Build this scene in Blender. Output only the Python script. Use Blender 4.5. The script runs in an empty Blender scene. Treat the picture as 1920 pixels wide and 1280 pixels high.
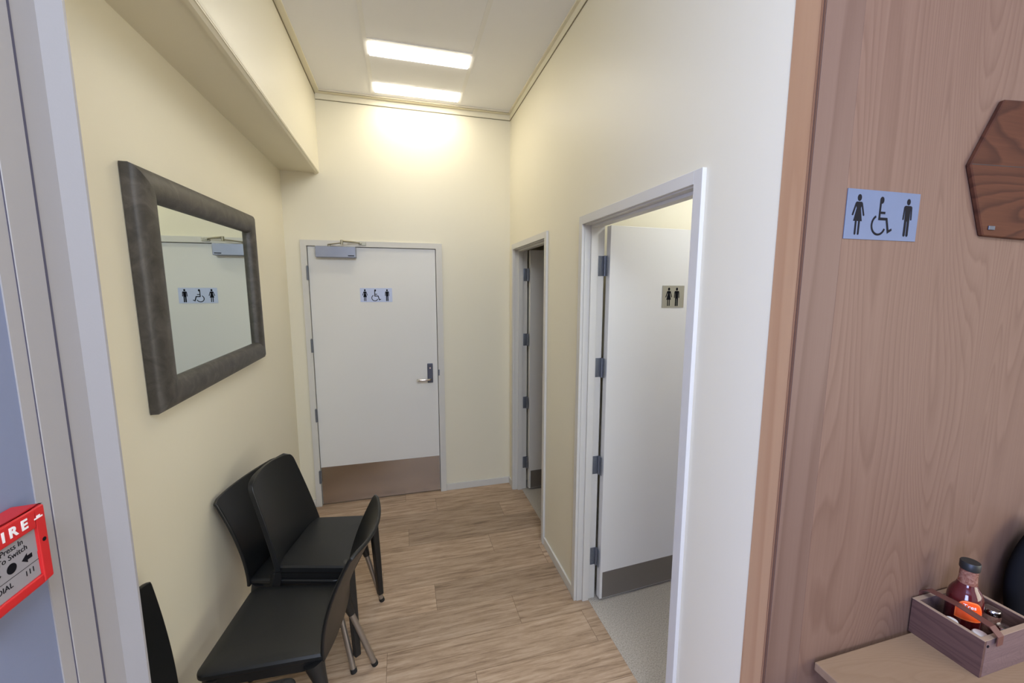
import bpy, bmesh, math, random
from mathutils import Vector, Matrix
random.seed(7)
SC = bpy.context.scene
COL = SC.collection
PI = math.pi
R = math.radians

# ------------------------------------------------------------------ camera
F_PX, PITCH, YAW, ROLL, CAM_H = 757.86, -0.1282, -0.2634, 0.0013, 1.7134
cp, sp, cy, sy = math.cos(PITCH), math.sin(PITCH), math.cos(YAW), math.sin(YAW)
fw = Vector((-sy * cp, cy * cp, sp)); rt = Vector((cy, sy, 0)); up = rt.cross(fw)
r2 = math.cos(ROLL) * rt + math.sin(ROLL) * up
u2 = -math.sin(ROLL) * rt + math.cos(ROLL) * up
cam_d = bpy.data.cameras.new('camera'); cam = bpy.data.objects.new('camera', cam_d); COL.objects.link(cam)
cam_d.sensor_width = 36; cam_d.lens = F_PX / 1920 * 36; cam_d.clip_start = 0.02; cam_d.clip_end = 60
M = Matrix((r2, u2, -fw)).transposed().to_4x4(); M.translation = Vector((0, 0, CAM_H)); cam.matrix_world = M
SC.camera = cam

# ------------------------------------------------------------------ exposure, world, daylight
SC.view_settings.view_transform = 'Standard'; SC.view_settings.look = 'None'
SC.view_settings.exposure = 0.0; SC.view_settings.gamma = 1.0; SC.view_settings.use_curve_mapping = False
w = bpy.data.worlds.new('world'); SC.world = w; w.use_nodes = True
w.node_tree.nodes['Background'].inputs[0].default_value = (0.62, 0.74, 1.0, 1)
w.node_tree.nodes['Background'].inputs[1].default_value = 0.12

def area(name, loc, rot, sx, sy_, power, col, spread=180):
    l = bpy.data.lights.new(name, 'AREA'); l.shape = 'RECTANGLE'; l.size = sx; l.size_y = sy_
    l.energy = power; l.color = col; l.spread = R(spread)
    o = bpy.data.objects.new(name, l); COL.objects.link(o); o.location = loc; o.rotation_euler = rot
    return o
# daylight through the dining room's windows, behind and beside the viewer
area('window_daylight', (0.9, -3.6, 1.65), (R(90), 0, 0), 2.6, 1.9, 12, (0.74, 0.83, 1.0))
area('window_daylight_left', (-2.8, -1.6, 1.4), (R(90), 0, R(-62)), 2.6, 2.2, 390, (0.44, 0.53, 1.0))
area('window_daylight_right', (3.4, -2.2, 1.6), (R(90), 0, R(48)), 2.6, 2.0, 85, (1.0, 0.96, 0.80))
# added cool skylight-like fill from overhead, behind the viewer; no known fitting
area('overhead_fill_light', (0.25, -0.9, 3.02), (R(28), 0, 0), 1.2, 0.6, 84, (0.74, 0.85, 1.0))

# ------------------------------------------------------------------ material helpers
def new_mat(name):
    m = bpy.data.materials.new(name); m.use_nodes = True
    nt = m.node_tree; b = nt.nodes['Principled BSDF']
    return m, nt, b
def srgb(r, g, b):
    f = lambda c: (c / 255 / 12.92) if c / 255 <= 0.04045 else ((c / 255 + 0.055) / 1.055) ** 2.4
    return (f(r), f(g), f(b), 1)
def nd(nt, t, **kw):
    n = nt.nodes.new(t)
    for k, v in kw.items(): setattr(n, k, v)
    return n
def coords(nt, scale=(1, 1, 1), kind='Object', loc=(0, 0, 0)):
    tc = nd(nt, 'ShaderNodeTexCoord'); mp = nd(nt, 'ShaderNodeMapping')
    mp.inputs['Scale'].default_value = scale; mp.inputs['Location'].default_value = loc
    nt.links.new(tc.outputs[kind], mp.inputs[0]); return mp.outputs[0]
def noise(nt, vec, scale, detail=3, rough=0.5, dist=0):
    n = nd(nt, 'ShaderNodeTexNoise'); n.inputs['Scale'].default_value = scale; n.inputs['Detail'].default_value = detail
    n.inputs['Roughness'].default_value = rough; n.inputs['Distortion'].default_value = dist
    nt.links.new(vec, n.inputs['Vector']); return n.outputs['Fac']
def mix(nt, fac, a, b, mode='MIX'):
    n = nd(nt, 'ShaderNodeMix', data_type='RGBA', blend_type=mode)
    for s, v in ((0, fac), (6, a), (7, b)):
        if hasattr(v, 'type') or hasattr(v, 'is_linked'): nt.links.new(v, n.inputs[s])
        else: n.inputs[s].default_value = v
    return n.outputs[2]
def math_n(nt, op, a, b=None, c=None):
    n = nd(nt, 'ShaderNodeMath', operation=op)
    for i, v in enumerate((a, b, c)):
        if v is None: continue
        if isinstance(v, (int, float)): n.inputs[i].default_value = v
        else: nt.links.new(v, n.inputs[i])
    return n.outputs[0]
def ramp(nt, fac, stops):
    n = nd(nt, 'ShaderNodeValToRGB'); cr = n.color_ramp
    while len(cr.elements) < len(stops): cr.elements.new(0.5)
    for e, (p, c) in zip(cr.elements, stops): e.position = p; e.color = c
    nt.links.new(fac, n.inputs[0]); return n.outputs[0]
def bump(nt, b, h, strength, dist=0.002):
    n = nd(nt, 'ShaderNodeBump'); n.inputs['Strength'].default_value = strength; n.inputs['Distance'].default_value = dist
    nt.links.new(h, n.inputs['Height']); nt.links.new(n.outputs[0], b.inputs['Normal'])

def paint(name, c, rough=0.5, var=0.04, bs=0.12, spec=0.35):
    m, nt, b = new_mat(name); v = coords(nt)
    n = noise(nt, v, 3.5, 4)
    c2 = tuple(x * (1 - var) for x in c[:3]) + (1,)
    nt.links.new(mix(nt, n, c2, c), b.inputs['Base Color'])
    b.inputs['Roughness'].default_value = rough; b.inputs['Specular IOR Level'].default_value = spec
    bump(nt, b, noise(nt, v, 260, 2), bs, 0.0006)
    return m
def plain(name, c, rough=0.5, metal=0.0, spec=0.5, bs=0.05, ns=300):
    m, nt, b = new_mat(name); v = coords(nt)
    n = noise(nt, v, 30, 3)
    c2 = tuple(x * 0.9 for x in c[:3]) + (1,)
    nt.links.new(mix(nt, n, c2, c), b.inputs['Base Color'])
    b.inputs['Roughness'].default_value = rough; b.inputs['Metallic'].default_value = metal
    b.inputs['Specular IOR Level'].default_value = spec
    bump(nt, b, noise(nt, v, ns, 2), bs, 0.0005)
    return m
def wood(name, c1, c2, c3, axis='z', ring=9, stretch=0.09, freq=7, rough=0.5, fib=0.35, fibsc=160, warp=1.0, off=(0, 0, 0), rw=0.62, spec=0.2):
    """flat-sawn veneer: contour lines of a stretched noise field plus fine fibres"""
    m, nt, b = new_mat(name)
    s = {'z': (1, 1, stretch), 'x': (stretch, 1, 1), 'y': (1, stretch, 1)}[axis]
    v = coords(nt, s, loc=off)
    n1 = noise(nt, v, freq * .35, 1, 0.4, 0.25 * warp)
    n2 = noise(nt, v, freq * 2.2, 2, 0.5)
    f = math_n(nt, 'ADD', math_n(nt, 'MULTIPLY', n1, ring * 2.2), math_n(nt, 'MULTIPLY', n2, 0.9))
    saw = math_n(nt, 'FRACT', f)
    r = ramp(nt, saw, [(0.0, (0.05, 0.05, 0.05, 1)), (0.55, (0.35, 0.35, 0.35, 1)), (0.86, (1, 1, 1, 1)), (1.0, (0.1, 0.1, 0.1, 1))])
    s2 = {'z': (1, 1, 0.02), 'x': (0.02, 1, 1), 'y': (1, 0.02, 1)}[axis]
    v2 = coords(nt, s2)
    fb = noise(nt, v2, fibsc, 3, 0.65)
    big = noise(nt, v, 1.7, 2)
    base = mix(nt, big, c1, c3)
    c = mix(nt, math_n(nt, 'MULTIPLY', r, rw), base, c2)
    c = mix(nt, math_n(nt, 'MULTIPLY', fb, fib), c, c2)
    nt.links.new(c, b.inputs['Base Color']); b.inputs['Roughness'].default_value = rough
    b.inputs['Specular IOR Level'].default_value = spec
    bump(nt, b, fb, 0.15, 0.001)
    return m

MAT = {}
MAT['wall'] = paint('cream_wall_paint', srgb(233, 226, 203), 0.42, 0.02)
MAT['white'] = paint('white_gloss_trim_paint', srgb(214, 211, 203), 0.45, 0.015, 0.04, 0.3)
MAT['door'] = paint('off_white_door_paint', srgb(228, 226, 220), 0.38, 0.02, 0.05, 0.4)
MAT['ceil'] = paint('ceiling_tile_white', srgb(238, 238, 240), 0.8, 0.02, 0.2)
MAT['grid'] = paint('ceiling_grid_white', srgb(233, 232, 230), 0.5, 0.01, 0.0)
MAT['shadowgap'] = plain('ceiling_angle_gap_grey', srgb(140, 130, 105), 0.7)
MAT['bluelitwall'] = paint('wall_paint_with_blue_spill', srgb(126, 134, 160), 0.35, 0.03)  # blue daylight spill from the windows is put into this wall colour
MAT['jamb'] = paint('grey_white_jamb_paint', srgb(162, 159, 160), 0.4, 0.02, 0.15)
MAT['groove'] = plain('dark_groove_seal', srgb(80, 78, 96), 0.7)
MAT['ply'] = wood('plywood_face', srgb(128, 103, 87), srgb(88, 63, 50), srgb(112, 87, 73), 'z', 22, 0.10, 8.0, 0.5, 0.55, 120, warp=4, rw=0.42)
MAT['ply2'] = wood('plywood_strip', srgb(116, 93, 80), srgb(92, 69, 57), srgb(106, 84, 72), 'z', 7, 0.05, 9.0, 0.5, 0.3, off=(4, 2, 1))
MAT['glue'] = plain('ply_glue_line', srgb(126, 86, 62), 0.6)
MAT['pine'] = wood('pine_jamb', srgb(194, 158, 122), srgb(168, 126, 94), srgb(184, 146, 112), 'z', 5, 0.04, 10.0, 0.45, 0.25, off=(2, 7, 3))
MAT['table'] = wood('oak_table_top', srgb(152, 128, 104), srgb(124, 98, 74), srgb(142, 117, 92), 'x', 30, 0.25, 14.0, 0.45, 0.4, warp=3, rw=0.3)
MAT['crate'] = wood('weathered_brown_crate_wood', srgb(106, 78, 68), srgb(68, 48, 42), srgb(92, 67, 59), 'y', 14, 0.08, 30.0, 0.7, 0.6, 400)
MAT['crate_end'] = wood('rough_crate_end_wood', srgb(132, 108, 102), srgb(72, 54, 54), srgb(112, 90, 86), 'x', 10, 0.5, 44.0, 0.8, 0.75, 200, warp=4, rw=0.25)
MAT['crate_rim'] = plain('sawn_crate_rim', srgb(158, 134, 112), 0.7)
MAT['leather'] = plain('brown_leather_strap', srgb(98, 60, 52), 0.4)
MAT['board'] = wood('dark_burl_board', srgb(80, 47, 37), srgb(44, 26, 22), srgb(100, 64, 42), 'x', 8, 0.4, 8.0, 0.65, 0.5, 220, warp=4, spec=0.08)
MAT['black'] = plain('black_chair_resin', (0.012, 0.0125, 0.013, 1), 0.42, 0, 0.45, 0.25, 900)
MAT['blackwoven'] = plain('black_textured_chair_shell', (0.010, 0.0105, 0.011, 1), 0.36, 0, 0.45, 0.3, 1200)
MAT['alu'] = plain('brushed_aluminium_tube', srgb(176, 172, 168), 0.35, 0.9)
MAT['foot'] = plain('black_rubber_foot', (0.01, 0.01, 0.01, 1), 0.7)
MAT['hinge'] = plain('zinc_hinge_metal', srgb(118, 123, 132), 0.35, 0.4)
MAT['darkmetal'] = plain('grey_lock_plate', srgb(96, 100, 112), 0.35, 0.7)
MAT['chrome'] = plain('polished_chrome', srgb(214, 210, 204), 0.16, 1.0)
MAT['closer'] = plain('silver_closer_cover', srgb(152, 156, 170), 0.4, 0.35)
MAT['closerarm'] = plain('closer_arm_steel', srgb(168, 162, 142), 0.35, 0.6)
MAT['signplate'] = plain('pale_blue_silver_sign', srgb(200, 210, 238), 0.4, 0.0)
MAT['signplate_shaded'] = plain('blue_silver_sign_shaded', srgb(84, 97, 124), 0.5, 0.0)  # same kind of plate, darkened to carry the dimmer light on the ply wall
MAT['signgrey'] = plain('brushed_grey_sign', srgb(172, 168, 154), 0.4, 0.3)
MAT['ink'] = plain('black_print', srgb(12, 12, 20), 0.7, 0, 0.15)
MAT['whiteink'] = plain('white_print', srgb(240, 238, 240), 0.5)
MAT['red'] = plain('fire_red_plastic', srgb(200, 36, 40), 0.35)
MAT['callface'] = plain('call_point_label_grey', srgb(150, 146, 150), 0.3)
MAT['sauce'] = plain('dark_red_sauce', (0.075, 0.006, 0.007, 1), 0.1, 0, 0.8, 0)
MAT['orange'] = plain('orange_label', srgb(236, 84, 26), 0.35)
MAT['orange2'] = plain('orange_label_border', srgb(250, 120, 60), 0.35)
MAT['cap'] = plain('black_bottle_cap', (0.012, 0.014, 0.014, 1), 0.45)
MAT['blackbag'] = plain('matte_black_fabric', (0.006, 0.006, 0.007, 1), 0.9, 0, 0.1, 0.4, 500)
MAT['salt'] = plain('white_salt', srgb(220, 220, 216), 0.6)
MAT['void'] = plain('dark_gap', (0.03, 0.028, 0.025, 1), 0.9)

def mk_floor():
    m, nt, b = new_mat('oak_look_vinyl_planks')
    tc = nd(nt, 'ShaderNodeTexCoord'); sep = nd(nt, 'ShaderNodeSeparateXYZ'); nt.links.new(tc.outputs['Object'], sep.inputs[0])
    X, Y = sep.outputs[0], sep.outputs[1]
    row = math_n(nt, 'FLOOR', math_n(nt, 'DIVIDE', math_n(nt, 'SUBTRACT', Y, 0.01), 0.2))
    fy = math_n(nt, 'FRACT', math_n(nt, 'DIVIDE', math_n(nt, 'SUBTRACT', Y, 0.01), 0.2))
    wn = nd(nt, 'ShaderNodeTexWhiteNoise', noise_dimensions='1D'); nt.links.new(row, wn.inputs['W'])
    xo = math_n(nt, 'ADD', math_n(nt, 'DIVIDE', X, 1.0), math_n(nt, 'ADD', math_n(nt, 'MULTIPLY', row, 0.37), math_n(nt, 'MULTIPLY', wn.outputs['Value'], 0.25)))
    cellx = math_n(nt, 'FLOOR', xo); fx = math_n(nt, 'FRACT', xo)
    cmb = nd(nt, 'ShaderNodeCombineXYZ'); nt.links.new(cellx, cmb.inputs[0]); nt.links.new(row, cmb.inputs[1])
    w2 = nd(nt, 'ShaderNodeTexWhiteNoise', noise_dimensions='3D'); nt.links.new(cmb.outputs[0], w2.inputs['Vector'])
    # streak coordinates, shifted per plank
    off = nd(nt, 'ShaderNodeVectorMath', operation='MULTIPLY_ADD'); nt.links.new(w2.outputs['Color'], off.inputs[0]); off.inputs[1].default_value = (7, 7, 7)
    mp = nd(nt, 'ShaderNodeMapping'); mp.inputs['Scale'].default_value = (0.075, 1, 1); nt.links.new(tc.outputs['Object'], mp.inputs[0])
    nt.links.new(mp.outputs[0], off.inputs[2])
    s1 = noise(nt, off.outputs[0], 52, 8, 0.72, 0.25); s2 = noise(nt, off.outputs[0], 9, 3, 0.5, 0.6)
    s3 = noise(nt, coords(nt, (0.2, 1, 1)), 320, 4, 0.7)
    c = ramp(nt, s1, [(0.34, srgb(104, 84, 66)), (0.46, srgb(160, 136, 111)), (0.58, srgb(188, 165, 140)), (0.75, srgb(206, 186, 163))])
    c = mix(nt, math_n(nt, 'MULTIPLY', s2, 0.55), c, srgb(156, 132, 108))
    c = mix(nt, math_n(nt, 'MULTIPLY', s3, 0.35), c, srgb(134, 110, 88))
    tone = ramp(nt, w2.outputs['Value'], [(0, (0.95, 0.94, 0.93, 1)), (1, (1.28, 1.27, 1.26, 1))])
    c = mix(nt, 1.0, c, tone, 'MULTIPLY')
    e1 = math_n(nt, 'LESS_THAN', math_n(nt, 'MINIMUM', fy, math_n(nt, 'SUBTRACT', 1, fy)), 0.006)
    e2 = math_n(nt, 'LESS_THAN', math_n(nt, 'MINIMUM', fx, math_n(nt, 'SUBTRACT', 1, fx)), 0.0012)
    e = math_n(nt, 'MULTIPLY', math_n(nt, 'MAXIMUM', e1, e2), 0.7)
    c = mix(nt, e, c, srgb(96, 74, 54))
    nt.links.new(c, b.inputs['Base Color']); b.inputs['Roughness'].default_value = 0.48
    b.inputs['Specular IOR Level'].default_value = 0.35
    bump(nt, b, s1, 0.12, 0.001)
    return m
MAT['floor'] = mk_floor()
def mk_speck():
    m, nt, b = new_mat('speckled_grey_vinyl'); v = coords(nt)
    n = noise(nt, v, 170, 4, 0.8)
    c = ramp(nt, n, [(0.35, srgb(140, 132, 122)), (0.5, srgb(178, 170, 158)), (0.66, srgb(200, 192, 180))])
    nt.links.new(c, b.inputs['Base Color']); b.inputs['Roughness'].default_value = 0.55
    return m
MAT['speck'] = mk_speck()
def mk_kick(name, c, rough, met):
    m, nt, b = new_mat(name); v = coords(nt, (0.03, 1, 1))
    n = noise(nt, v, 900, 2, 0.6)
    nt.links.new(mix(nt, n, tuple(x * .86 for x in c[:3]) + (1,), c), b.inputs['Base Color'])
    b.inputs['Metallic'].default_value = met; b.inputs['Roughness'].default_value = rough
    bump(nt, b, n, 0.25, 0.0004)
    return m
MAT['kick'] = mk_kick('brushed_stainless_kick_plate', srgb(196, 186, 178), 0.24, 0.95)
MAT['kick2'] = mk_kick('matt_stainless_kick_plate', srgb(140, 134, 128), 0.5, 0.6)
def mk_mirror():
    m, nt, b = new_mat('silvered_mirror_glass'); v = coords(nt)
    nt.links.new(mix(nt, noise(nt, v, 2, 1), srgb(226, 234, 226), srgb(228, 236, 229)), b.inputs['Base Color'])
    b.inputs['Metallic'].default_value = 1; b.inputs['Roughness'].default_value = 0.0
    return m
MAT['mirror'] = mk_mirror()
def mk_leatherframe():
    m, nt, b = new_mat('dark_brown_leatherette'); v = coords(nt)
    n = noise(nt, v, 16, 4, 0.6, 1.0)
    c = ramp(nt, n, [(0.3, srgb(54, 51, 47)), (0.55, srgb(74, 70, 65)), (0.75, srgb(92, 86, 80))])
    nt.links.new(c, b.inputs['Base Color']); b.inputs['Roughness'].default_value = 0.48
    bump(nt, b, noise(nt, v, 180, 3), 0.3, 0.001)
    return m
MAT['lframe'] = mk_leatherframe()
def mk_glass():
    m, nt, b = new_mat('clear_bottle_glass'); v = coords(nt)
    nt.links.new(ramp(nt, noise(nt, v, 70, 4, 0.7, 1.5), [(0.4, srgb(150, 100, 84)), (0.6, srgb(186, 144, 124))]), b.inputs['Base Color']); b.inputs['Roughness'].default_value = 0.1
    b.inputs['Transmission Weight'].default_value = 0.55; b.inputs['IOR'].default_value = 1.1
    bump(nt, b, noise(nt, v, 60, 2), 0.25, 0.002)
    return m
MAT['glass'] = mk_glass()
def mk_emit(name, col, st):
    m, nt, b = new_mat(name)
    b.inputs['Emission Color'].default_value = col; b.inputs['Emission Strength'].default_value = st
    b.inputs['Base Color'].default_value = (0.9, 0.9, 0.9, 1)
    return m
MAT['lamp'] = mk_emit('lit_led_diffuser', (1.0, 0.93, 0.79, 1), 17.5)
MAT['lamp2'] = mk_emit('lit_room_diffuser', (0.92, 0.96, 1.0, 1), 36)

# ------------------------------------------------------------------ mesh helpers
def bx(bm, x0, y0, z0, x1, y1, z1, bev=0.0):
    vs = [bm.verts.new(p) for p in ((x0, y0, z0), (x1, y0, z0), (x1, y1, z0), (x0, y1, z0), (x0, y0, z1), (x1, y0, z1), (x1, y1, z1), (x0, y1, z1))]
    fs = [bm.faces.new([vs[i] for i in f]) for f in ((0, 3, 2, 1), (4, 5, 6, 7), (0, 1, 5, 4), (1, 2, 6, 5), (2, 3, 7, 6), (3, 0, 4, 7))]
    if bev > 0:
        es = list({e for f in fs for e in f.edges})
        bmesh.ops.bevel(bm, geom=es, offset=bev, segments=2, profile=0.5, affect='EDGES')
    return bm
def BM(*boxes, bev=0.0):
    bm = bmesh.new()
    for b in boxes: bx(bm, *b, bev=bev)
    return bm
def prism(bm, pts, mtx, d0, d1):
    """closed polygon in (u,v), swept along the local normal from d0 to d1"""
    a = [bm.verts.new(mtx @ Vector((u, v, d0))) for u, v in pts]; b = [bm.verts.new(mtx @ Vector((u, v, d1))) for u, v in pts]
    n = len(pts)
    bm.faces.new(list(reversed(a))); bm.faces.new(b)
    for i in range(n): bm.faces.new((a[i], a[(i + 1) % n], b[(i + 1) % n], b[i]))
def lathe(bm, prof, loc=(0, 0, 0), n=28):
    rings = []
    for r, z in prof:
        if r < 1e-5: rings.append([bm.verts.new((loc[0], loc[1], loc[2] + z))])
        else: rings.append([bm.verts.new((loc[0] + r * math.cos(2 * PI * i / n), loc[1] + r * math.sin(2 * PI * i / n), loc[2] + z)) for i in range(n)])
    for a, b in zip(rings, rings[1:]):
        for i in range(n):
            j = (i + 1) % n
            if len(a) == 1 and len(b) == 1: continue
            if len(a) == 1: bm.faces.new((a[0], b[j], b[i]))
            elif len(b) == 1: bm.faces.new((a[i], a[j], b[0]))
            else: bm.faces.new((a[i], a[j], b[j], b[i]))
def tube(bm, pts, rad, n=12, caps=True, flat=None):
    """round (or flattened) bar along a list of points; rad may be a list"""
    pts = [Vector(p) for p in pts]
    rs = rad if isinstance(rad, (list, tuple)) else [rad] * len(pts)
    rings = []
    for i, p in enumerate(pts):
        t = (pts[min(i + 1, len(pts) - 1)] - pts[max(i - 1, 0)]).normalized()
        a = t.cross(Vector((0, 1, 0)) if abs(t.y) < 0.9 else Vector((1, 0, 0))).normalized(); b = t.cross(a)
        fa, fb = flat if flat else (1, 1)
        rings.append([bm.verts.new(p + rs[i] * (fa * math.cos(2 * PI * k / n) * a + fb * math.sin(2 * PI * k / n) * b)) for k in range(n)])
    for a, b in zip(rings, rings[1:]):
        for k in range(n): bm.faces.new((a[k], a[(k + 1) % n], b[(k + 1) % n], b[k]))
    if caps: bm.faces.new(list(reversed(rings[0]))); bm.faces.new(rings[-1])
def obj(name, bm, mat, parent=None, smooth=False):
    bmesh.ops.recalc_face_normals(bm, faces=bm.faces)
    me = bpy.data.meshes.new(name); bm.to_mesh(me); bm.free()
    me.materials.append(MAT[mat] if isinstance(mat, str) else mat)
    if smooth:
        me.shade_smooth()
        try: me.set_sharp_from_angle(angle=R(38))
        except Exception: pass
    o = bpy.data.objects.new(name, me); COL.objects.link(o)
    if parent: o.parent = parent
    return o
def tag(o, label, cat, group=None):
    o['label'] = label; o['category'] = cat
    if group: o['group'] = group
    return o
def thing(name, label, cat, loc=(0, 0, 0), rz=0, group=None):
    o = bpy.data.objects.new(name, None); COL.objects.link(o); o.location = loc; o.rotation_euler = (0, 0, rz)
    o.empty_display_size = 0.05
    return tag(o, label, cat, group)
def struct(name, bm, mat, smooth=False):
    o = obj(name, bm, mat, None, smooth); o['kind'] = 'structure'; return o
def struct_root(name, loc=(0, 0, 0), rz=0):
    o = bpy.data.objects.new(name, None); COL.objects.link(o); o.location = loc; o.rotation_euler = (0, 0, rz); o['kind'] = 'structure'; return o
def frame_mtx(origin, ux, uy, un):
    m = Matrix((Vector(ux), Vector(uy), Vector(un))).transposed().to_4x4(); m.translation = Vector(origin); return m
def NEGY(x, y, z): return frame_mtx((x, y, z), (1, 0, 0), (0, 0, 1), (0, -1, 0))
def POSX(x, y, z): return frame_mtx((x, y, z), (0, 1, 0), (0, 0, 1), (1, 0, 0))
def text_bm(body, size, mtx, depth=0.0006, align='CENTER', sx=1.0, bold=0.0):
    cu = bpy.data.curves.new('t', 'FONT'); cu.body = body; cu.size = size; cu.align_x = align; cu.align_y = 'CENTER'; cu.extrude = depth / 2; cu.offset = bold
    o = bpy.data.objects.new('t', cu); COL.objects.link(o)
    dg = bpy.context.evaluated_depsgraph_get(); dg.update()
    me = bpy.data.meshes.new_from_object(o.evaluated_get(dg))
    bm = bmesh.new(); bm.from_mesh(me)
    bm.transform(mtx @ Matrix.Translation((0, 0, depth / 2)) @ Matrix.Diagonal((sx, 1, 1, 1)))
    bpy.data.objects.remove(o); bpy.data.curves.remove(cu); bpy.data.meshes.remove(me)
    return bm

# ------------------------------------------------------------------ dimensions
XL, XS, XR, YB, ZC, ZS = -0.812, -0.556, 0.878, 3.323, 3.10, 2.540
YE = 0.94            # where the corridor's left end post begins
YR = 0.80            # where the corridor's right wall ends
XROOM = 0.985        # room side of the right wall

# ------------------------------------------------------------------ setting
struct('floor', BM((-4.0, -4.0, -0.05, -0.80, -0.3, 0.0), (-0.80, -4.0, -0.05, 0.945, YB + 0.1, 0.0), (0.945, -4.0, -0.05, 4.4, 0.79, 0.0), (-0.95, YE, -0.05, -0.80, YB + 0.1, 0.0)), 'floor')
struct('floor_washrooms', BM((0.9455, 0.79, -0.05, 2.9, YB + 0.1, 0.0)), 'speck')
struct('ceiling', BM((-0.95, YE, ZC, XR + 0.1, YB + 0.1, ZC + 0.08), (-4.0, -4.0, ZC, 4.4, YE, ZC + 0.08)), 'ceil')
struct('wall_left', BM((-0.95, YE + 0.02, 0, XL, YB + 0.1, ZS + 0.3)), 'wall')
struct('wall_left_bulkhead', BM((XL, YE + 0.02, ZS + 0.008, XS, YB, ZC)), 'wall')
# door 1 is in the back wall
D0, D1, DZ = -0.664, 0.262, 2.026
struct('wall_back', BM((-0.95, YB, 0, D0 - 0.03, YB + 0.1, ZC), (D1 + 0.03, YB, 0, XR + 0.1, YB + 0.1, ZC), (D0 - 0.03, YB, DZ + 0.03, D1 + 0.03, YB + 0.1, ZC)), 'wall')
# right wall with two openings
A0, A1 = 1.075, 1.895; B0, B1 = 2.42, 3.20
struct('wall_right', BM((XR, YR, 0, XROOM, A0, ZC), (XR, A1, 0, XROOM, B0, ZC), (XR, B1, 0, XROOM, YB, ZC),
                        (XR, A0, 2.05, XROOM, A1, ZC), (XR, B0, 2.05, XROOM, B1, ZC)), 'wall')
# rooms behind the openings
struct('wall_washroom_partition', BM((XROOM, 2.02, 0, 2.7, 2.09, 2.62)), 'wall')
struct('wall_washroom_outer', BM((2.7, 0.85, 0, 2.8, YB + 0.1, 2.7)), 'wall')
struct('wall_washroom_back', BM((XROOM, YB + 0.0, 0, 2.7, YB + 0.1, 2.7)), 'wall')
struct('wall_washroom_front', BM((XROOM, 0.82, 0, 2.7, 0.90, 2.62)), 'wall')
struct('ceiling_washrooms', BM((XROOM, 0.82, 2.62, 2.7, YB, 2.7)), 'ceil')
# bulkhead corner bead
bm = bmesh.new()
pts = [(XS - 0.014, ZS), (XS + 0.002, ZS + 0.014), (XS, ZS + 0.03), (XS - 0.03, ZS + 0.008), (XS - 0.03, ZS)]
prism(bm, pts, frame_mtx((0, YE + 0.02, 0), (1, 0, 0), (0, 0, 1), (0, 1, 0)), 0, YB - YE - 0.02)
struct('trim_bulkhead_edge', bm, 'wall')
# dining room shell behind the viewer: left wall, ply wall, window wall
struct('wall_dining_left', BM((-0.74, -0.30, 0, -0.59, 0.802, ZC)), 'bluelitwall')
struct('trim_1', BM((-0.74, 0.802, 0, -0.588, 0.826, ZC)), 'jamb')
struct('trim_2', BM((-0.74, 0.8275, 0, -0.586, 0.881, ZC), bev=0.001), 'jamb')
struct('trim_3', BM((-0.74, 0.826, 0, -0.5872, 0.8277, ZC), (-0.74, 0.8810, 0, -0.5862, 0.8858, ZC)), 'groove')
struct('trim_4', BM((-0.74, 0.8858, 0, -0.588, 0.94, ZC)), 'jamb')
struct('trim_5', BM((-0.95, 0.94, 0, -0.5495, 0.946, ZC)), 'jamb')
struct('wall_dining_right', BM((4.2, -4.0, 0, 4.3, 0.9, 0.7), (4.2, -4.0, 2.6, 4.3, 0.9, ZC), (4.2, 0.1, 0.7, 4.3, 0.9, 2.6), (4.2, -4.0, 0.7, 4.3, -2.7, 2.6)), 'wall')
struct('wall_dining_back', BM((-4.0, -4.1, 0, 4.3, -4.0, 0.6), (-4.0, -4.1, 2.7, 4.3, -4.0, ZC), (2.4, -4.1, 0.6, 4.3, -4.0, 2.7)), 'wall')
# ply wall: pine jamb, ply strip, main sheet
struct('wall_dining_front', BM((XROOM, 0.742, 0, 4.2, 0.80, ZC)), 'wall')
struct('trim_6', BM((XR - 0.001, 0.7335, 0, XROOM, YR, ZC)), 'pine')
struct('wall_plywood_strip', BM((XR - 0.001, 0.725, 0, 0.9835, 0.7335, ZC), bev=0.0006), 'ply2')
struct('wall_plywood', BM((0.985, 0.726, 0, 4.2, 0.741, ZC), bev=0.0008), 'ply')
# glue lines on the ply edge
struct('trim_7', BM((XR - 0.0018, 0.7355, 0, XR - 0.0008, 0.7366, ZC), (XR - 0.0018, 0.7318, 0, XR - 0.0008, 0.7330, ZC), (XR - 0.0018, 0.7275, 0, XR - 0.0008, 0.7285, ZC)), 'glue')
# baseboards
struct('baseboard_back', BM((D1 + 0.053, YB - 0.012, 0, XR - 0.001, YB - 0.0005, 0.058), (XL + 0.012, YB - 0.012, 0, D0 - 0.046, YB - 0.0005, 0.058), bev=0.002), 'white')
struct('baseboard_right', BM((XR - 0.012, 1.925, 0, XR - 0.0005, B0 - 0.03, 0.058), (XR - 0.012, B1 + 0.026, 0, XR - 0.0005, YB - 0.012, 0.058), (XR - 0.012, YR, 0, XR - 0.0005, 1.05, 0.058), bev=0.002), 'white')
struct('baseboard_left', BM((XL + 0.0005, 0.962, 0, XL + 0.012, YB - 0.012, 0.058), bev=0.002), 'white')
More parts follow.
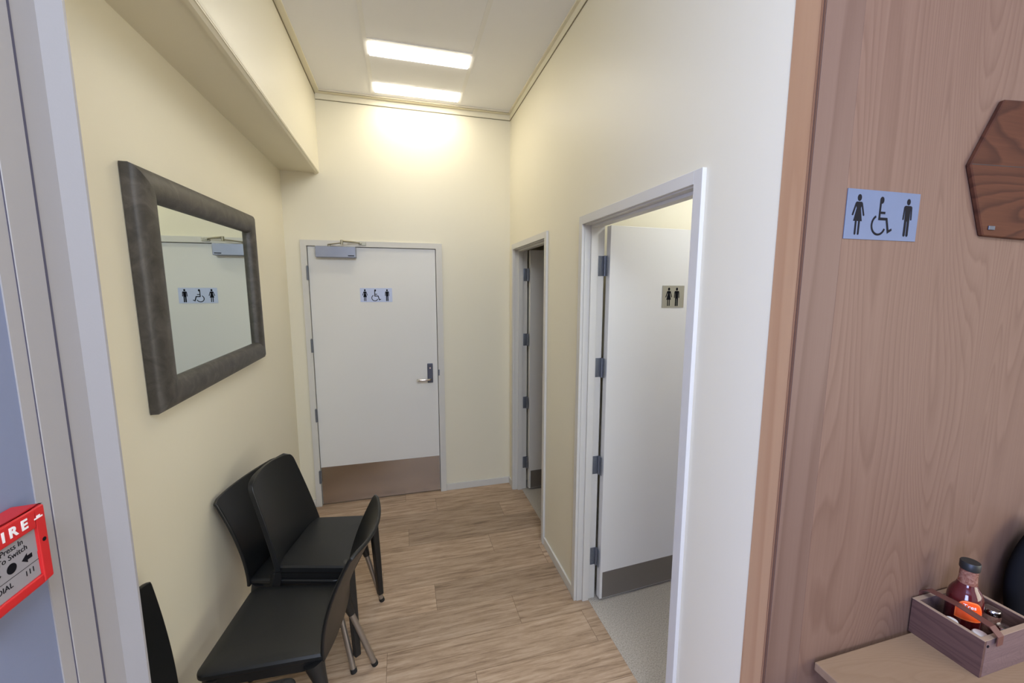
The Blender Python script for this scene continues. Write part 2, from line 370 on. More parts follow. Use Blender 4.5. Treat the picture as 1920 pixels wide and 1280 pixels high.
# ceiling grid and perimeter angles
struct('trim_8', BM(*[(x - 0.012, YE + 0.02, ZC - 0.003, x + 0.012, YB - 0.04, ZC + 0.001) for x in (-0.158, 0.458)],
                    (-0.146, 2.57, ZC - 0.003, 0.446, 2.594, ZC + 0.001), (-0.146, 1.97, ZC - 0.003, 0.446, 1.994, ZC + 0.001),
                    *[(XS + 0.04, y, ZC - 0.003, -0.170, y + 0.024, ZC + 0.001) for y in (1.37,)]), 'grid')
struct('trim_9', BM((XS, YE + 0.02, ZC - 0.010, XS + 0.036, YB, ZC), (XR - 0.022, YE + 0.02, ZC - 0.010, XR, YB, ZC), (XS + 0.036, YB - 0.05, ZC - 0.010, XR - 0.022, YB, ZC)), 'wall')
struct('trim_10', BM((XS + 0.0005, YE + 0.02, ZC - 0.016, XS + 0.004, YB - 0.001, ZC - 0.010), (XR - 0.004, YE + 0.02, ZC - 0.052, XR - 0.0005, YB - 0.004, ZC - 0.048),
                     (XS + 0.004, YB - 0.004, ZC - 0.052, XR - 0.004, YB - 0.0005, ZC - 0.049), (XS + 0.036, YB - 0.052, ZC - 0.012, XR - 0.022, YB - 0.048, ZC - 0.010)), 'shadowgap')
struct('trim_11', BM((XR - 0.006, YE + 0.02, ZC - 0.048, XR - 0.0005, YB - 0.006, ZC - 0.010), (XS + 0.004, YB - 0.006, ZC - 0.048, XR - 0.0005, YB - 0.0005, ZC - 0.010)), 'wall')

# ------------------------------------------------------------------ doors
def hinge(parent, x, y, z, kind):
    bm = bmesh.new()
    if kind == 'side':      # on a jamb face that looks towards -y, pin at the right, second leaf on the door's edge
        bx(bm, x - 0.030, y - 0.0025, z - 0.05, x, y, z + 0.05, bev=0.0008)
        tube(bm, [(x + 0.003, y - 0.008, z - 0.051), (x + 0.003, y - 0.008, z + 0.051)], 0.0065, 12)
        bx(bm, x + 0.003, y - 0.034, z - 0.05, x + 0.006, y - 0.008, z + 0.05, bev=0.0008)
        for dz in (-0.035, -0.012, 0.012, 0.035): tube(bm, [(x - 0.018, y - 0.0025, z + dz), (x - 0.018, y - 0.0035, z + dz)], 0.0035, 8)
    else:
        tube(bm, [(x, y - 0.004, z - 0.05), (x, y - 0.004, z + 0.05)], 0.0068, 12)
        tube(bm, [(x, y - 0.004, z + 0.05), (x, y - 0.004, z + 0.056)], 0.0045, 8)
        bx(bm, x - 0.008, y - 0.003, z - 0.05, x + 0.008, y + 0.002, z + 0.05)
    return obj('hinge', bm, 'hinge', parent, True)

# door 1, closed, in the back wall
d1 = struct_root('door_1')
obj('door_frame', BM((D0 - 0.045, YB - 0.016, 0, D0 - 0.004, YB, DZ + 0.045), (D1 + 0.004, YB - 0.016, 0, D1 + 0.052, YB, DZ + 0.045), (D0 - 0.004, YB - 0.016, DZ + 0.004, D1 + 0.004, YB, DZ + 0.045),
                     (D0 - 0.03, YB + 0.0, 0, D0 - 0.004, YB + 0.1, DZ + 0.03), (D1 + 0.004, YB + 0.0, 0, D1 + 0.03, YB + 0.1, DZ + 0.03), (D0 - 0.004, YB + 0.0, DZ + 0.004, D1 + 0.004, YB + 0.1, DZ + 0.03)), 'white', d1)
obj('door_stop', BM((D0 - 0.004, YB + 0.045, 0, D0 + 0.014, YB + 0.08, DZ + 0.004), (D1 - 0.014, YB + 0.045, 0, D1 + 0.004, YB + 0.08, DZ + 0.004), (D0 + 0.014, YB + 0.045, DZ - 0.014, D1 - 0.014, YB + 0.08, DZ + 0.004), (D0 + 0.014, YB + 0.05, -0.0, D1 - 0.014, YB + 0.08, 0.012)), 'void', d1)
leaf = obj('door_leaf', BM((D0, YB + 0.002, 0.010, D1, YB + 0.042, DZ), bev=0.001), 'door', d1)
obj('kick_plate', BM((D0 + 0.002, YB + 0.0002, 0.012, D1 - 0.002, YB + 0.0018, 0.316)), 'kick', leaf)
for z in (1.83, 1.288, 0.745, 0.244): hinge(leaf, D0 - 0.006, YB - 0.014, z, 'flush')
obj('lock_plate', BM((0.178, YB - 0.010, 0.952, 0.222, YB + 0.002, 1.112), bev=0.003), 'darkmetal', leaf)
bm = bmesh.new()
tube(bm, [(0.200, YB - 0.008, 0.988), (0.200, YB - 0.050, 0.988), (0.196, YB - 0.056, 0.988), (0.188, YB - 0.060, 0.988), (0.115, YB - 0.060, 0.986), (0.103, YB - 0.057, 0.986), (0.098, YB - 0.048, 0.986), (0.098, YB - 0.030, 0.986)], 0.0085, 14)
obj('lever_handle', bm, 'chrome', leaf, True)
bm = bmesh.new(); tube(bm, [(0.200, YB - 0.008, 1.075), (0.200, YB - 0.013, 1.075)], 0.006, 14); obj('lock_turn', bm, 'chrome', leaf, True)
obj('strike_plate', BM((D1 + 0.003, YB - 0.0175, 1.01, D1 + 0.014, YB - 0.010, 1.06)), 'hinge', d1)

# doors 2 and 3, open, in the right wall
def side_door(name, y0, y1, zh, hz):
    """y0, y1: clear opening; hinged at the far jamb, swung into the washroom"""
    d = struct_root(name)
    xf = XR - 0.015
    arch = [(xf, y0 - 0.037, 0, XR, y0, zh + 0.04), (xf, y1, 0, XR, y1 + 0.037, zh + 0.04), (xf, y0, zh, XR, y1, zh + 0.04)]
    lin = [(XR, y0 - 0.015, 0, XROOM, y0 + 0.004, zh + 0.02), (XR, y1 - 0.004, 0, XROOM, y1 + 0.014, zh + 0.02), (XR, y0 + 0.004, zh - 0.004, XROOM, y1 - 0.004, zh + 0.02)]
    obj('door_frame', BM(*arch, *lin, bev=0.0012), 'white', d)
    xa, xb = XR + 0.030, XR + 0.066
    obj('door_stop', BM((xa, y0 + 0.004, 0, xb, y0 + 0.016, zh - 0.004), (xa, y1 - 0.016, 0, xb, y1 - 0.004, zh - 0.004), (xa, y0 + 0.016, zh - 0.016, xb, y1 - 0.016, zh - 0.004), bev=0.001), 'white', d)
    # door edge clearance is dark
    lf = obj('door_leaf', BM((0, -0.036, 0.014, 0.765, 0.0, zh - 0.004), bev=0.0015), 'door', d)
    lf.location = (XROOM + 0.012, y1 - 0.004, 0); lf.rotation_euler = (0, 0, R(3.5))
    kp = obj('kick_plate', BM((0.014, -0.0375, 0.018, 0.760, -0.036, 0.172)), 'kick2', lf)
    for z in hz: hinge(d, XROOM - 0.002, y1 - 0.004, z, 'side')
    return d, lf
side_door('door_2', 1.090, 1.880, 2.030, (1.830, 1.312, 0.782, 0.255))
side_door('door_3', 2.435, 3.180, 2.030, (1.830, 1.302, 0.768, 0.240))

# ------------------------------------------------------------------ door closer
dc = thing('door_closer', 'silver box door closer with folding arm at the top of the closed white door', 'door closer', (-0.465, YB, 1.99))
obj('closer_body', BM((-0.138, -0.058, -0.045, 0.140, 0.002, 0.036), bev=0.004), 'closer', dc)
obj('closer_mark', BM((0.085, -0.0588, -0.034, 0.128, -0.0578, -0.028)), 'ink', dc)
bm = bmesh.new()
tube(bm, [(-0.045, -0.030, 0.036), (-0.045, -0.030, 0.050)], 0.010, 12)
tube(bm, [(-0.050, -0.030, 0.050), (0.052, -0.105, 0.056)], 0.008, 10, flat=(0.55, 1.2))
tube(bm, [(0.052, -0.105, 0.046), (0.052, -0.105, 0.076)], 0.0095, 12)
obj('closer_arm', bm, 'closerarm', dc, True)
bm = bmesh.new()
tube(bm, [(0.052, -0.105, 0.070), (0.110, -0.068, 0.070), (0.175, -0.030, 0.066)], [0.0085, 0.0075, 0.0045], 10)
obj('closer_rod', bm, 'closerarm', dc, True)
bm = bmesh.new(); bx(bm, 0.160, -0.022, 0.050, 0.212, -0.016, 0.076, bev=0.002); bx(bm, 0.168, -0.038, 0.058, 0.182, -0.018, 0.070, bev=0.002)
for xx in (0.192, 0.204): tube(bm, [(xx, -0.022, 0.063), (xx, -0.025, 0.063)], 0.0045, 8)
obj('closer_bracket', bm, 'closerarm', dc)

# ------------------------------------------------------------------ pictogram signs
def circle(cx, cy_, rx, ry=None, n=22): ry = ry or rx; return [(cx + rx * math.cos(2 * PI * i / n), cy_ + ry * math.sin(2 * PI * i / n)) for i in range(n)]
def seg(p, q, wd, round_end=True):
    p, q = Vector(p), Vector(q); t = (q - p).normalized(); n = Vector((-t.y, t.x)) * wd / 2
    pts = []
    if round_end:
        a0 = math.atan2(-n.y, -n.x)
        pts += [(p.x + wd / 2 * math.cos(a0 - PI * k / 6), p.y + wd / 2 * math.sin(a0 - PI * k / 6)) for k in range(7)]
        pts += [(q.x + wd / 2 * math.cos(a0 + PI - PI * k / 6), q.y + wd / 2 * math.sin(a0 + PI - PI * k / 6)) for k in range(7)]
        return pts
    return [tuple(p - n), tuple(q - n), tuple(q + n), tuple(p + n)]
def man():
    return [circle(0, .915, .068, .083), [(-.105, .815), (.105, .815), (.145, .79), (.155, .76), (.10, .74), (.095, .40), (-.095, .40), (-.10, .74), (-.155, .76), (-.145, .79)],
            seg((-.13, .76), (-.148, .46), .05), seg((.13, .76), (.148, .46), .05), seg((-.052, .44), (-.056, .035), .082), seg((.052, .44), (.056, .035), .082)]
def woman():
    return [circle(0, .915, .068, .083), [(-.085, .815), (.085, .815), (.115, .79), (.07, .66), (.145, .345), (-.145, .345), (-.07, .66), (-.115, .79)],
            seg((-.095, .775), (-.185, .50), .05), seg((.095, .775), (.185, .50), .05), seg((-.055, .36), (-.055, .035), .058), seg((.055, .36), (.055, .035), .058)]
def chairman():
    arc = []
    c = (-.04, .27); ro, ri = .27, .215
    a0, a1 = R(118), R(338); k = 26
    arc += [(c[0] + ro * math.cos(a0 + (a1 - a0) * i / k), c[1] + ro * math.sin(a0 + (a1 - a0) * i / k)) for i in range(k + 1)]
    arc += [(c[0] + ri * math.cos(a1 + (a0 - a1) * i / k), c[1] + ri * math.sin(a1 + (a0 - a1) * i / k)) for i in range(k + 1)]
    return [circle(.005, .90, .072, .09), seg((-.035, .90), (-.035, .42), .062, False), seg((-.02, .585), (.16, .585), .06, False), seg((-.066, .43), (.235, .43), .07, False),
            [(.185, .465), (.255, .465), (.345, .155), (.44, .20), (.46, .145), (.30, .06)], arc]
def sign(name, label, x, y, z, w_, h_, figs, plate='signplate', rz=0, tilt=0):
    t = thing(name, label, 'sign', (x, y, z), rz)
    t.rotation_euler = (0, tilt, rz)
    bm = bmesh.new()
    prism(bm, [(-w_ / 2, -h_ / 2), (w_ / 2, -h_ / 2), (w_ / 2, h_ / 2), (-w_ / 2, h_ / 2)], NEGY(0, 0, 0), 0.0, 0.0012)
    obj('sign_plate', bm, plate, t)
    fns = {'man': man, 'woman': woman, 'wheelchair': chairman}
    for kind, cx, hh in figs:
        bm = bmesh.new()
        for i, p in enumerate(fns[kind]()):
            q = [(cx + u * hh, (v - 0.5) * hh - 0.001) for u, v in p]
            prism(bm, q, NEGY(0, 0, 0), 0.0011, 0.0016 + i * 0.00002)
        obj(kind + '_pictogram', bm, 'ink', t)
    return t
sign('restroom_sign', 'pale blue sign with woman, wheelchair and man figures on the plywood wall', 1.104, 0.7255, 1.887, 0.234, 0.112, (('woman', -0.079, 0.092), ('wheelchair', -0.008, 0.090), ('man', 0.080, 0.088)), 'signplate_shaded')
sign('restroom_sign', 'pale blue sign with woman, wheelchair and man figures on the closed back door', -0.195, YB + 0.0018, 1.668, 0.236, 0.107, (('woman', -0.083, 0.092), ('wheelchair', -0.008, 0.092), ('man', 0.080, 0.092)))
s2 = sign('restroom_sign', 'square grey sign with woman and man figures on the open door', 1.388, 1.8628, 1.676, 0.140, 0.116, (('woman', -0.029, 0.098), ('man', 0.022, 0.098)), 'signgrey', rz=R(3.5))

# ------------------------------------------------------------------ mirror
MY0, MY1, MZ0, MZ1 = 1.545, 2.600, 1.313, 2.103
mt = thing('wall_mirror', 'wall mirror in a wide padded dark brown leatherette frame', 'mirror', (XL, (MY0 + MY1) / 2, MZ0))
mt.rotation_euler = (R(1.0), 0, 0)
hy, hz = (MY1 - MY0) / 2, MZ1 - MZ0
FWD = 0.102
prof = [(0.000, 0.003), (0.000, 0.026), (0.006, 0.036), (0.022, 0.046), (0.045, 0.053), (0.070, 0.054), (0.090, 0.047), (0.099, 0.036), (0.102, 0.022)]   # (inset, height)
def frame_side(a, b, inn):
    """a, b: outer corners (y,z), mitred at both ends"""
    bm = bmesh.new(); a, b = Vector(a), Vector(b); t = (b - a).normalized(); n = Vector(inn)
    ra = []; rb = []
    for d, h in prof:
        pa = a + n * d + t * d; pb = b + n * d - t * d
        k = 10
        ra.append([bm.verts.new((h, (pa + (pb - pa) * i / k).x, (pa + (pb - pa) * i / k).y)) for i in range(k + 1)])
    for r0, r1 in zip(ra, ra[1:]):
        for i in range(len(r0) - 1): bm.faces.new((r0[i], r0[i + 1], r1[i + 1], r1[i]))
    r0, r1 = ra[-1], ra[0]
    for i in range(len(r0) - 1): bm.faces.new((r0[i], r0[i + 1], r1[i + 1], r1[i]))
    bm.faces.new([r[0] for r in ra]); bm.faces.new([r[-1] for r in reversed(ra)])
    return bm
for a, b, n in (((-hy, 0), (-hy, hz), (1, 0)), ((hy, hz), (hy, 0), (-1, 0)), ((-hy, hz), (hy, hz), (0, -1)), ((hy, 0), (-hy, 0), (0, 1))):
    obj('frame_rail', frame_side(a, b, n), 'lframe', mt, True)
obj('mirror_glass', BM((0.018, -hy + 0.09, 0.09, 0.024, hy - 0.09, hz - 0.09)), 'mirror', mt)

# ------------------------------------------------------------------ ceiling light
cl = thing('ceiling_light', 'square recessed ceiling light with two bright lit strips', 'ceiling light', (0.150, 2.90, ZC))
obj('light_housing', BM((-0.296, -0.305, -0.0035, 0.296, 0.308, -0.0005)), 'ceil', cl)
for y0 in (-0.300, 0.170):
    obj('diffuser', BM((-0.292, y0, -0.009, 0.292, y0 + 0.130, -0.0035), bev=0.001), 'lamp', cl)
wl = thing('ceiling_light', 'washroom ceiling light behind the open door', 'ceiling light', (1.75, 1.45, 2.62))
obj('light_housing', BM((-0.16, -0.16, -0.02, 0.16, 0.16, -0.0005), bev=0.004), 'ceil', wl)
obj('diffuser', BM((-0.14, -0.14, -0.03, 0.14, 0.14, -0.02), bev=0.003), 'lamp2', wl)

# ------------------------------------------------------------------ chairs
def grid_solid(P, nu, nv, thick):
    """P(u,v) -> point, u,v in 0..1; closed shell of the given thickness"""
    bm = bmesh.new(); pts = [[Vector(P(i / nu, j / nv)) for j in range(nv + 1)] for i in range(nu + 1)]
    def nrm(i, j):
        a = pts[min(i + 1, nu)][j] - pts[max(i - 1, 0)][j]; b = pts[i][min(j + 1, nv)] - pts[i][max(j - 1, 0)]
        c = a.cross(b); return c.normalized() if c.length > 1e-9 else Vector((0, 0, 1))
    F = [[None] * (nv + 1) for _ in range(nu + 1)]; B = [[None] * (nv + 1) for _ in range(nu + 1)]
    for i in range(nu + 1):
        for j in range(nv + 1):
            n = nrm(i, j); F[i][j] = bm.verts.new(pts[i][j] + n * thick / 2); B[i][j] = bm.verts.new(pts[i][j] - n * thick / 2)
    for i in range(nu):
        for j in range(nv):
            bm.faces.new((F[i][j], F[i + 1][j], F[i + 1][j + 1], F[i][j + 1])); bm.faces.new((B[i][j], B[i][j + 1], B[i + 1][j + 1], B[i + 1][j]))
    def side(pf, pb):
        # rounded rim: a middle row pushed outwards
        mids = []
        for a, b, in_ in zip(pf, pb, range(len(pf))): mids.append((a, b))
        for k in range(len(mids) - 1): bm.faces.new((mids[k][0], mids[k + 1][0], mids[k + 1][1], mids[k][1]))
    side([F[i][0] for i in range(nu + 1)], [B[i][0] for i in range(nu + 1)])
    side([F[i][nv] for i in range(nu + 1)], [B[i][nv] for i in range(nu + 1)])
    side([F[0][j] for j in range(nv + 1)], [B[0][j] for j in range(nv + 1)])
    side([F[nu][j] for j in range(nv + 1)], [B[nu][j] for j in range(nv + 1)])
    return bm
def soften(o, w=0.004, sub=1):
    m = o.modifiers.new('bevel', 'BEVEL'); m.width = w; m.segments = 3; m.limit_method = 'ANGLE'; m.angle_limit = R(50)
    return o
def seat_mesh(depth, wr, wf, zt, fr=0.07, thick=0.024, dome=0.008, apron=0.05):
    """rounded seat pad with a skirt below"""
    out = []
    n = 8
    # outline, counter-clockwise from the rear near corner
    out.append((0.0, -wr)); 
    for k in range(n + 1):
        a = -PI / 2 + (PI / 2) * k / n
        out.append((depth - fr + fr * math.cos(a), -wf + fr + fr * math.sin(a)))
    for k in range(n + 1):
        a = (PI / 2) * k / n
        out.append((depth - fr + fr * math.cos(a), wf - fr + fr * math.sin(a)))
    out.append((0.0, wr))
    cx = depth * 0.45
    bm = bmesh.new(); rings = []
    for s, z in ((0.0, zt + dome), (0.45, zt + dome * 0.9), (0.8, zt + dome * 0.45), (0.965, zt), (1.0, zt - 0.007), (1.0, zt - thick), (0.965, zt - thick - 0.004), (0.955, zt - thick - apron), (0.90, zt - thick - apron), (0.88, zt - thick - 0.006), (0.0, zt - thick - 0.006)):
        if s == 0: rings.append([bm.verts.new((cx, 0, z))])
        else: rings.append([bm.verts.new((cx + (x - cx) * s, y * s, z)) for x, y in out])
    m = len(out)
    for a, b in zip(rings, rings[1:]):
        for i in range(m):
            j = (i + 1) % m
            if len(a) == 1: bm.faces.new((a[0], b[i], b[j]))
            elif len(b) == 1: bm.faces.new((a[i], b[0], a[j]))
            else: bm.faces.new((a[i], b[i], b[j], a[j]))
    return bm
def flared_chair(label, loc, ang, zoff=0.0, depth=0.38, lean=0.155, bh=0.385, wtop=0.215, wwaist=0.178, wrap=0.045, srear=0.178, sfront=0.205, fr=0.03, group='black chairs with aluminium legs'):
    """black shell chair, wide concave back with sharp top corners, aluminium tube legs; faces local +x"""
    t = thing('shell_chair', label, 'chair', (loc[0], loc[1], zoff), ang, group)
    zt = 0.45
    soften(obj('seat', seat_mesh(depth, srear, sfront, zt, fr, 0.022, 0.010, 0.04), 'black', t, True), 0.003)
    def P(u, v):
        s = u * 2 - 1; vv = v
        w_ = wwaist + (wtop - wwaist) * vv ** 1.3
        z = zt - 0.03 + (bh + 0.03) * vv - 0.014 * (1 - s * s) * vv ** 3 - 0.012 * max(0, abs(s) - .88) / .12 * (vv > .98)
        x = 0.006 - lean * vv ** 1.7 + wrap * s * s * (0.35 + 0.65 * vv) - wrap * 0.4
        return (x, s * w_, z)
    soften(obj('backrest', grid_solid(P, 24, 20, 0.014), 'blackwoven', t, True), 0.005)
    for sx, sy_ in ((1, 1), (1, -1), (-1, 1), (-1, -1)):
        x0 = depth - 0.045 if sx > 0 else 0.035; y0 = (sfront - 0.035) * sy_
        x1 = (depth + 0.045) if sx > 0 else -0.085; y1 = (sfront + 0.007) * sy_
        p0, p1 = Vector((x0, y0, zt - 0.03)), Vector((x1, y1, 0.0))
        bm = bmesh.new(); q = p0.lerp(p1, 0.24)
        tube(bm, [q, p0.lerp(p1, 0.965)], 0.0125, 16)
        lg = obj('leg', bm, 'alu', t, True)
        bm = bmesh.new(); tube(bm, [p0, p0.lerp(p1, 0.14), p0.lerp(p1, 0.30)], [0.034, 0.024, 0.0155], 16)
        obj('leg_socket', bm, 'black', lg, True)
        bm = bmesh.new(); tube(bm, [p0.lerp(p1, 0.955), p0.lerp(p1, 0.998)], 0.0142, 16)
        obj('foot_cap', bm, 'foot', lg, True)
    return t
def rounded_chair(label, loc, ang, zoff=0.0, depth=0.36):
    """all-black moulded chair with a rounded back and square tapered legs; faces local +x"""
    t = thing('moulded_chair', label, 'chair', (loc[0], loc[1], zoff), ang)
    zt = 0.45
    soften(obj('seat', seat_mesh(depth, 0.192, 0.205, zt, 0.028, 0.03, 0.004, 0.035), 'black', t, True), 0.003)
    def P(u, v):
        s = u * 2 - 1
        h = 0.395
        w_ = 0.205 - 0.030 * v
        # rounded top corners: shrink width near the top as a quarter circle
        c = 0.05; z = v * h
        if z > h - c: w_ -= c * 0.85 * (1 - math.sqrt(max(0, 1 - ((z - (h - c)) / c) ** 2))) * 1.0
        # top edge arch
        zz = zt - 0.02 + z + 0.004 * (1 - s * s) * v ** 2
        x = 0.0 - 0.105 * v ** 1.15 + 0.030 * s * s * (1 - 0.3 * v) - 0.012
        return (x, s * w_, zz)
    soften(obj('backrest', grid_solid(P, 24, 30, 0.020), 'blackwoven', t, True), 0.007)
    for sx, sy_ in ((1, 1), (1, -1), (-1, 1), (-1, -1)):
        x0 = depth - 0.018 if sx > 0 else 0.0; y0 = 0.178 * sy_
        x1 = depth + 0.000 if sx > 0 else -0.05; y1 = (0.186 if sx > 0 else 0.245) * sy_
        bm = bmesh.new()
        tube(bm, [(x0, y0, zt - 0.03), (x0 + (x1 - x0) * .5, y0 + (y1 - y0) * .5, 0.21), (x1, y1, 0.0)], [0.026, 0.0235, 0.0195], 4, flat=(1, 1))
        lg = obj('leg', bm, 'black', t); lg.modifiers.new('b', 'BEVEL').width = 0.004
    return t
a14 = R(-14)
flared_chair('black shell chair against the wall, underneath the all-black chair of the stack', (-0.645, 2.060), a14, depth=0.40, lean=0.120, wtop=0.238, wwaist=0.205, srear=0.195)
rounded_chair('all-black moulded chair with rounded back, stacked on top beside the wall', (-0.530, 2.015), R(-12.8), 0.07, depth=0.33)
flared_chair('black shell chair in front, turned to face the wall, back towards the aisle', (-0.285, 1.563), R(173), depth=0.40)
flared_chair('black shell chair at the lower left, partly hidden behind the white door post', (-0.735, 1.165), R(0), 0.0, depth=0.36, lean=0.045, bh=0.405, wtop=0.190, wwaist=0.205, wrap=0.02, srear=0.16, sfront=0.165)

# ------------------------------------------------------------------ fire call point
fc = thing('fire_call_point', 'red FIRE break glass call point on the near left wall', 'fire alarm', (-0.59, 0.702, 1.262))
W2, H2, DP = 0.060, 0.120, 0.040
bm = bmesh.new()
mx = POSX(0, 0, 0)
# rim as four bars around the window, tapering to the wall
def ring(bm, o, i, x0, x1):
    (ay, az, by, bz), (cy_, cz, dy, dz) = o, i
    bx(bm, x0, ay, az, x1, cy_, bz); bx(bm, x0, dy, az, x1, by, bz); bx(bm, x0, cy_, az, x1, dy, cz); bx(bm, x0, cy_, dz, x1, dy, bz)
bx(bm, 0, -W2, 0, DP - 0.006, W2, H2)
ring(bm, (-W2, 0, W2, H2), (-0.043, 0.014, 0.043, 0.090), DP - 0.006, DP)
bmesh.ops.remove_doubles(bm, verts=bm.verts, dist=1e-5)
hs = obj('housing', bm, 'red', fc); m_ = hs.modifiers.new('b', 'BEVEL'); m_.width = 0.0025; m_.segments = 3; m_.limit_method = 'ANGLE'
obj('press_panel', BM((DP - 0.006, -0.043, 0.014, DP - 0.004, 0.043, 0.090)), 'callface', fc)
obj('fire_lettering', text_bm('F I R E', 0.0205, POSX(DP, 0.000, 0.105), 0.0006, sx=1.05, bold=0.0007), 'whiteink', fc)
obj('maker_mark', BM((DP, 0.040, 0.1030, DP + 0.0006, 0.054, 0.1052), (DP, 0.044, 0.1052, DP + 0.0006, 0.050, 0.1080)), 'whiteink', fc)
obj('instruction_lettering', text_bm('Press In\nTo Switch', 0.0115, POSX(DP - 0.004, 0.004, 0.0755), 0.0004), 'ink', fc)
bm = bmesh.new(); m0 = POSX(DP - 0.004, 0, 0)
prism(bm, circle(0, 0.053, 0.0075), m0, 0, 0.0004)
for s in (1, -1): prism(bm, [(s * 0.016, 0.053), (s * 0.025, 0.060), (s * 0.025, 0.0562), (s * 0.033, 0.0562), (s * 0.033, 0.0498), (s * 0.025, 0.0498), (s * 0.025, 0.046)], m0, 0, 0.0004)
prism(bm, [(-0.043, 0.0395), (0.043, 0.0395), (0.043, 0.0401), (-0.043, 0.0401)], m0, 0, 0.0003)
obj('press_symbols', bm, 'ink', fc)
obj('dial_lettering', text_bm('DIAL', 0.0115, POSX(DP - 0.004, -0.014, 0.030), 0.0004), 'ink', fc)
obj('number_lettering', text_bm('111', 0.0115, POSX(DP - 0.004, 0.026, 0.030), 0.0004), 'ink', fc)
bm = bmesh.new(); prism(bm, circle(0.0515, 0.066, 0.0032), POSX(DP, 0, 0), 0, 0.0005); obj('screw_hole', bm, 'ink', fc)

# ------------------------------------------------------------------ table, crate and condiments
TZ = 0.732
tb = thing('dining_table', 'pale wooden table against the plywood wall', 'table', (1.62, 0.36, 0))
obj('table_top', BM((-0.592, -0.40, TZ - 0.024, 0.60, 0.355, TZ), bev=0.0025), 'table', tb)
for sx in (-0.53, 0.53):
    for sy_ in (-0.34, 0.29):
        obj('leg', BM((sx - 0.025, sy_ - 0.025, 0, sx + 0.025, sy_ + 0.025, TZ - 0.024), bev=0.003), 'table', tb)
CX0, CX1, CY0, CY1, CZ1 = 1.388, 1.600, 0.571, 0.722, TZ + 0.106
cr = thing('wooden_crate', 'small brown wooden condiment crate on the table', 'crate', (CX0, CY0, TZ))
wx, wy, hz_ = CX1 - CX0, CY1 - CY0, 0.103
for x in (0, wx - 0.009):
    obj('side_board', BM((x, 0.0, 0, x + 0.009, wy, hz_), bev=0.0008), 'crate', cr)
obj('end_board', BM((0.009, 0, 0, wx - 0.009, 0.011, hz_), bev=0.0008), 'crate_end', cr)
obj('end_board', BM((0.009, wy - 0.011, 0, wx - 0.009, wy, hz_), bev=0.0008), 'crate_end', cr)
obj('bottom_board', BM((0.009, 0.011, 0.0, wx - 0.009, wy - 0.011, 0.008)), 'crate', cr)
obj('crate_rim', BM((0, 0, hz_, 0.009, wy, hz_ + 0.0015), (wx - 0.009, 0, hz_, wx, wy, hz_ + 0.0015), (0.009, 0, hz_, wx - 0.009, 0.011, hz_ + 0.0015), (0.009, wy - 0.011, hz_, wx - 0.009, wy, hz_ + 0.0015)), 'crate_rim', cr)
bm = bmesh.new(); sxm = 0.043
pp = [(wy + 0.003, hz_ - 0.03), (wy + 0.003, hz_ + 0.012), (wy - 0.012, hz_ + 0.026), (wy / 2, hz_ + 0.030), (0.010, hz_ + 0.024), (-0.006, hz_ + 0.010), (-0.006, hz_ - 0.014)]
hw = 0.0105
hw = 0.0110
ra = []
for k, (y, z) in enumerate(pp):
    ya, za = pp[max(k - 1, 0)]; yb_, zb = pp[min(k + 1, len(pp) - 1)]
    t2 = Vector((yb_ - ya, zb - za)).normalized(); n2 = Vector((t2.y, -t2.x)) * 0.0022
    if n2.y < 0 and False: n2 = -n2
    ra.append([bm.verts.new((sxm - hw, y, z)), bm.verts.new((sxm + hw, y, z)), bm.verts.new((sxm + hw, y + n2.x, z + n2.y)), bm.verts.new((sxm - hw, y + n2.x, z + n2.y))])
for a, b in zip(ra, ra[1:]):
    for k in range(4): bm.faces.new((a[k], a[(k + 1) % 4], b[(k + 1) % 4], b[k]))
bm.faces.new(ra[0]); bm.faces.new(list(reversed(ra[-1])))
obj('strap_handle', bm, 'leather', cr)
for x in (0.014, wx - 0.030):
    bm = bmesh.new(); tube(bm, [(x, 0.0, hz_ - 0.016), (x, -0.0015, hz_ - 0.016)], 0.0035, 10)
    obj('nail_head', bm, 'ink', cr)

BX, BY, BZ = 1.483, 0.660, TZ + 0.0085
bt = thing('sauce_bottle', 'bottle of dark red sauce with black cap and orange label in the crate', 'bottle', (BX, BY, BZ))
bm = bmesh.new(); lathe(bm, [(0, 0.001), (0.030, 0.001), (0.0345, 0.006), (0.036, 0.02), (0.036, 0.120), (0.0352, 0.132), (0.0325, 0.144), (0.0275, 0.155), (0.0225, 0.163), (0.0195, 0.172), (0, 0.172)], n=40)
obj('bottle_body', bm, 'sauce', bt, True)
bm = bmesh.new(); lathe(bm, [(0.0, 0.1722), (0.0194, 0.1722), (0.0184, 0.182), (0.0180, 0.200), (0.0180, 0.212), (0.0, 0.212)], n=36)
obj('bottle_neck', bm, 'glass', bt, True)
bm = bmesh.new(); lathe(bm, [(0, 0.2125), (0.0195, 0.2125), (0.0205, 0.215), (0.0205, 0.232), (0.0190, 0.2345), (0, 0.2345)], n=40)
obj('bottle_cap', bm, 'cap', bt, True)
def wrap_patch(r, a0, a1, z0, ztop, n=20, t=0.0006):
    bm = bmesh.new(); rows = []
    for i in range(n + 1):
        a = a0 + (a1 - a0) * i / n; s = (i / n) * 2 - 1
        zt_ = z0 + (ztop - z0) * (1 - 0.42 * s ** 4 - 0.10 * s * s)
        rows.append([bm.verts.new((rr * math.cos(a), rr * math.sin(a), z)) for rr, z in ((r, z0), (r + t, z0), (r + t, zt_), (r, zt_))])
    for a, b in zip(rows, rows[1:]):
        for k in range(4): bm.faces.new((a[k], a[(k + 1) % 4], b[(k + 1) % 4], b[k]))
    bm.faces.new(rows[0]); bm.faces.new(list(reversed(rows[-1])))
    return bm
va = math.atan2(-BY, -BX)       # towards the viewer
lb = obj('label_border', wrap_patch(0.0361, va - 0.42, va + 1.12, 0.080, 0.137), 'orange2', bt, True)
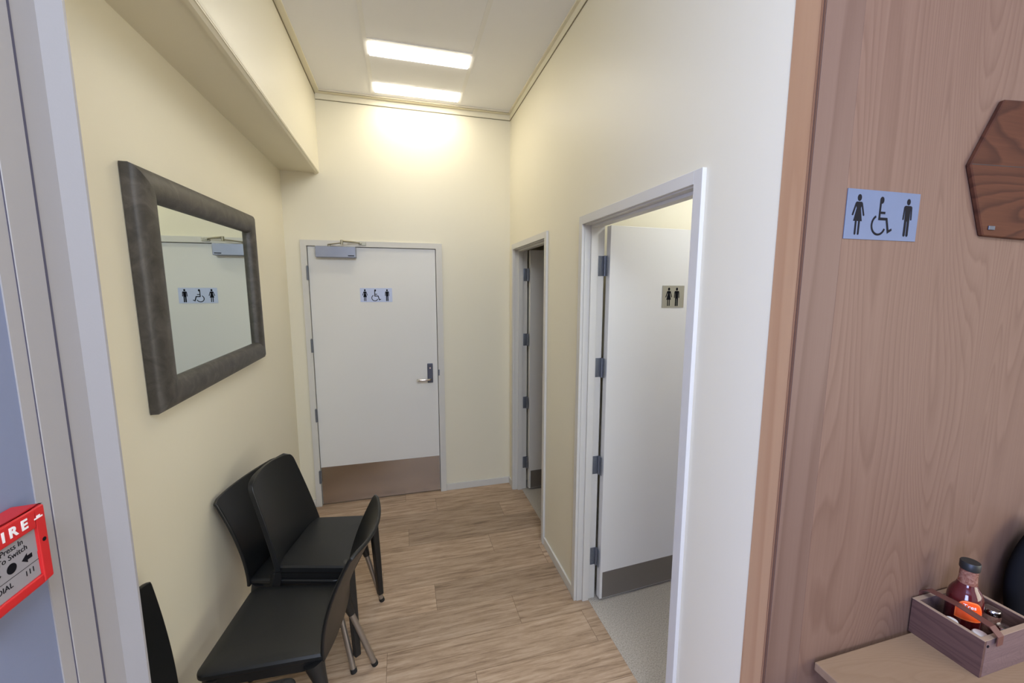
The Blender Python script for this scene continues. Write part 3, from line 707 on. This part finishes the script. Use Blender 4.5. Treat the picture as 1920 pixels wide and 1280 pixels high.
obj('label_field', wrap_patch(0.0368, va - 0.34, va + 1.04, 0.084, 0.133), 'orange', bt, True)
tm = text_bm('Tres', 0.014, Matrix.Identity(4), 0.0006)
for v in tm.verts:
    a = va + 0.30 + v.co.x / 0.0376; zz = 0.122 + v.co.y; rr = 0.0376 + v.co.z
    v.co = Vector((rr * math.cos(a), rr * math.sin(a), zz))
obj('label_lettering', tm, 'whiteink', bt)

def shaker(label, x, y, h, r, lid, fill, group=None):
    t = thing('condiment_shaker', label, 'shaker', (x, y, BZ), 0, group)
    bm = bmesh.new(); lathe(bm, [(0, 0.0005), (r * .9, 0.0005), (r, 0.004), (r, h - 0.014), (r * .93, h - 0.012), (0, h - 0.012)], n=28); obj('jar', bm, fill, t, True)
    bm = bmesh.new(); lathe(bm, [(0, h - 0.0118), (r * 1.03, h - 0.0118), (r * 1.06, h - 0.009), (r * 1.03, h - 0.001), (r * .9, h + 0.002), (0, h + 0.0025)], n=28); obj('lid', bm, lid, t, True)
    return t
shaker('shaker with a flat chrome lid, right of the sauce bottle in the crate', 1.5705, 0.642, 0.086, 0.0180, 'chrome', 'glass')
shaker('lower shaker with a metal lid, in front of the sauce bottle in the crate', 1.545, 0.604, 0.068, 0.0165, 'chrome', 'salt')
shaker('small white shaker beside the left board of the crate, nearer the wall', 1.418, 0.650, 0.080, 0.0130, 'salt', 'salt')
shaker('small white shaker in the near left corner of the crate', 1.440, 0.603, 0.076, 0.0150, 'salt', 'salt')

# soft black object at the frame's edge, behind the crate
bm = bmesh.new(); bmesh.ops.create_icosphere(bm, subdivisions=4, radius=1)
for v in bm.verts:
    x, y, z = v.co
    z2 = z if z > -0.55 else -0.55
    v.co = Vector((x * 0.125 * (1 + 0.04 * math.sin(5 * z)), y * 0.042, z2 * 0.19 + 0.1045))
bg = obj('black_bag', bm, 'blackbag', None, True); bg.location = (1.835, 0.672, TZ)
tag(bg, 'soft black rounded bag at the right edge, standing on the table behind the crate', 'bag')

# hexagonal board on the plywood
hb = thing('hexagonal_board', 'dark reddish brown hexagonal wooden board hung on the plywood wall', 'wall decoration', (1.548, 0.726, 2.015))
hexv = [(-0.183, 0.006), (-0.100, -0.163), (0.095, -0.168), (0.186, -0.004), (0.098, 0.180), (-0.092, 0.166)]
bm = bmesh.new(); prism(bm, hexv, NEGY(0, 0, 0), 0.0, 0.012)
o = obj('board', bm, 'board', hb); o.modifiers.new('b', 'BEVEL').width = 0.0025
bm = bmesh.new(); prism(bm, [(-0.180, 0.006), (0.183, 0.018), (0.183, 0.0195), (-0.180, 0.0075)], NEGY(0, 0, 0), 0.0115, 0.0124); obj('seam', bm, 'void', hb)
bm = bmesh.new(); bx(bm, -0.088, -0.015, -0.148, -0.064, -0.0122, -0.138, bev=0.001); obj('metal_tab', bm, 'darkmetal', hb)
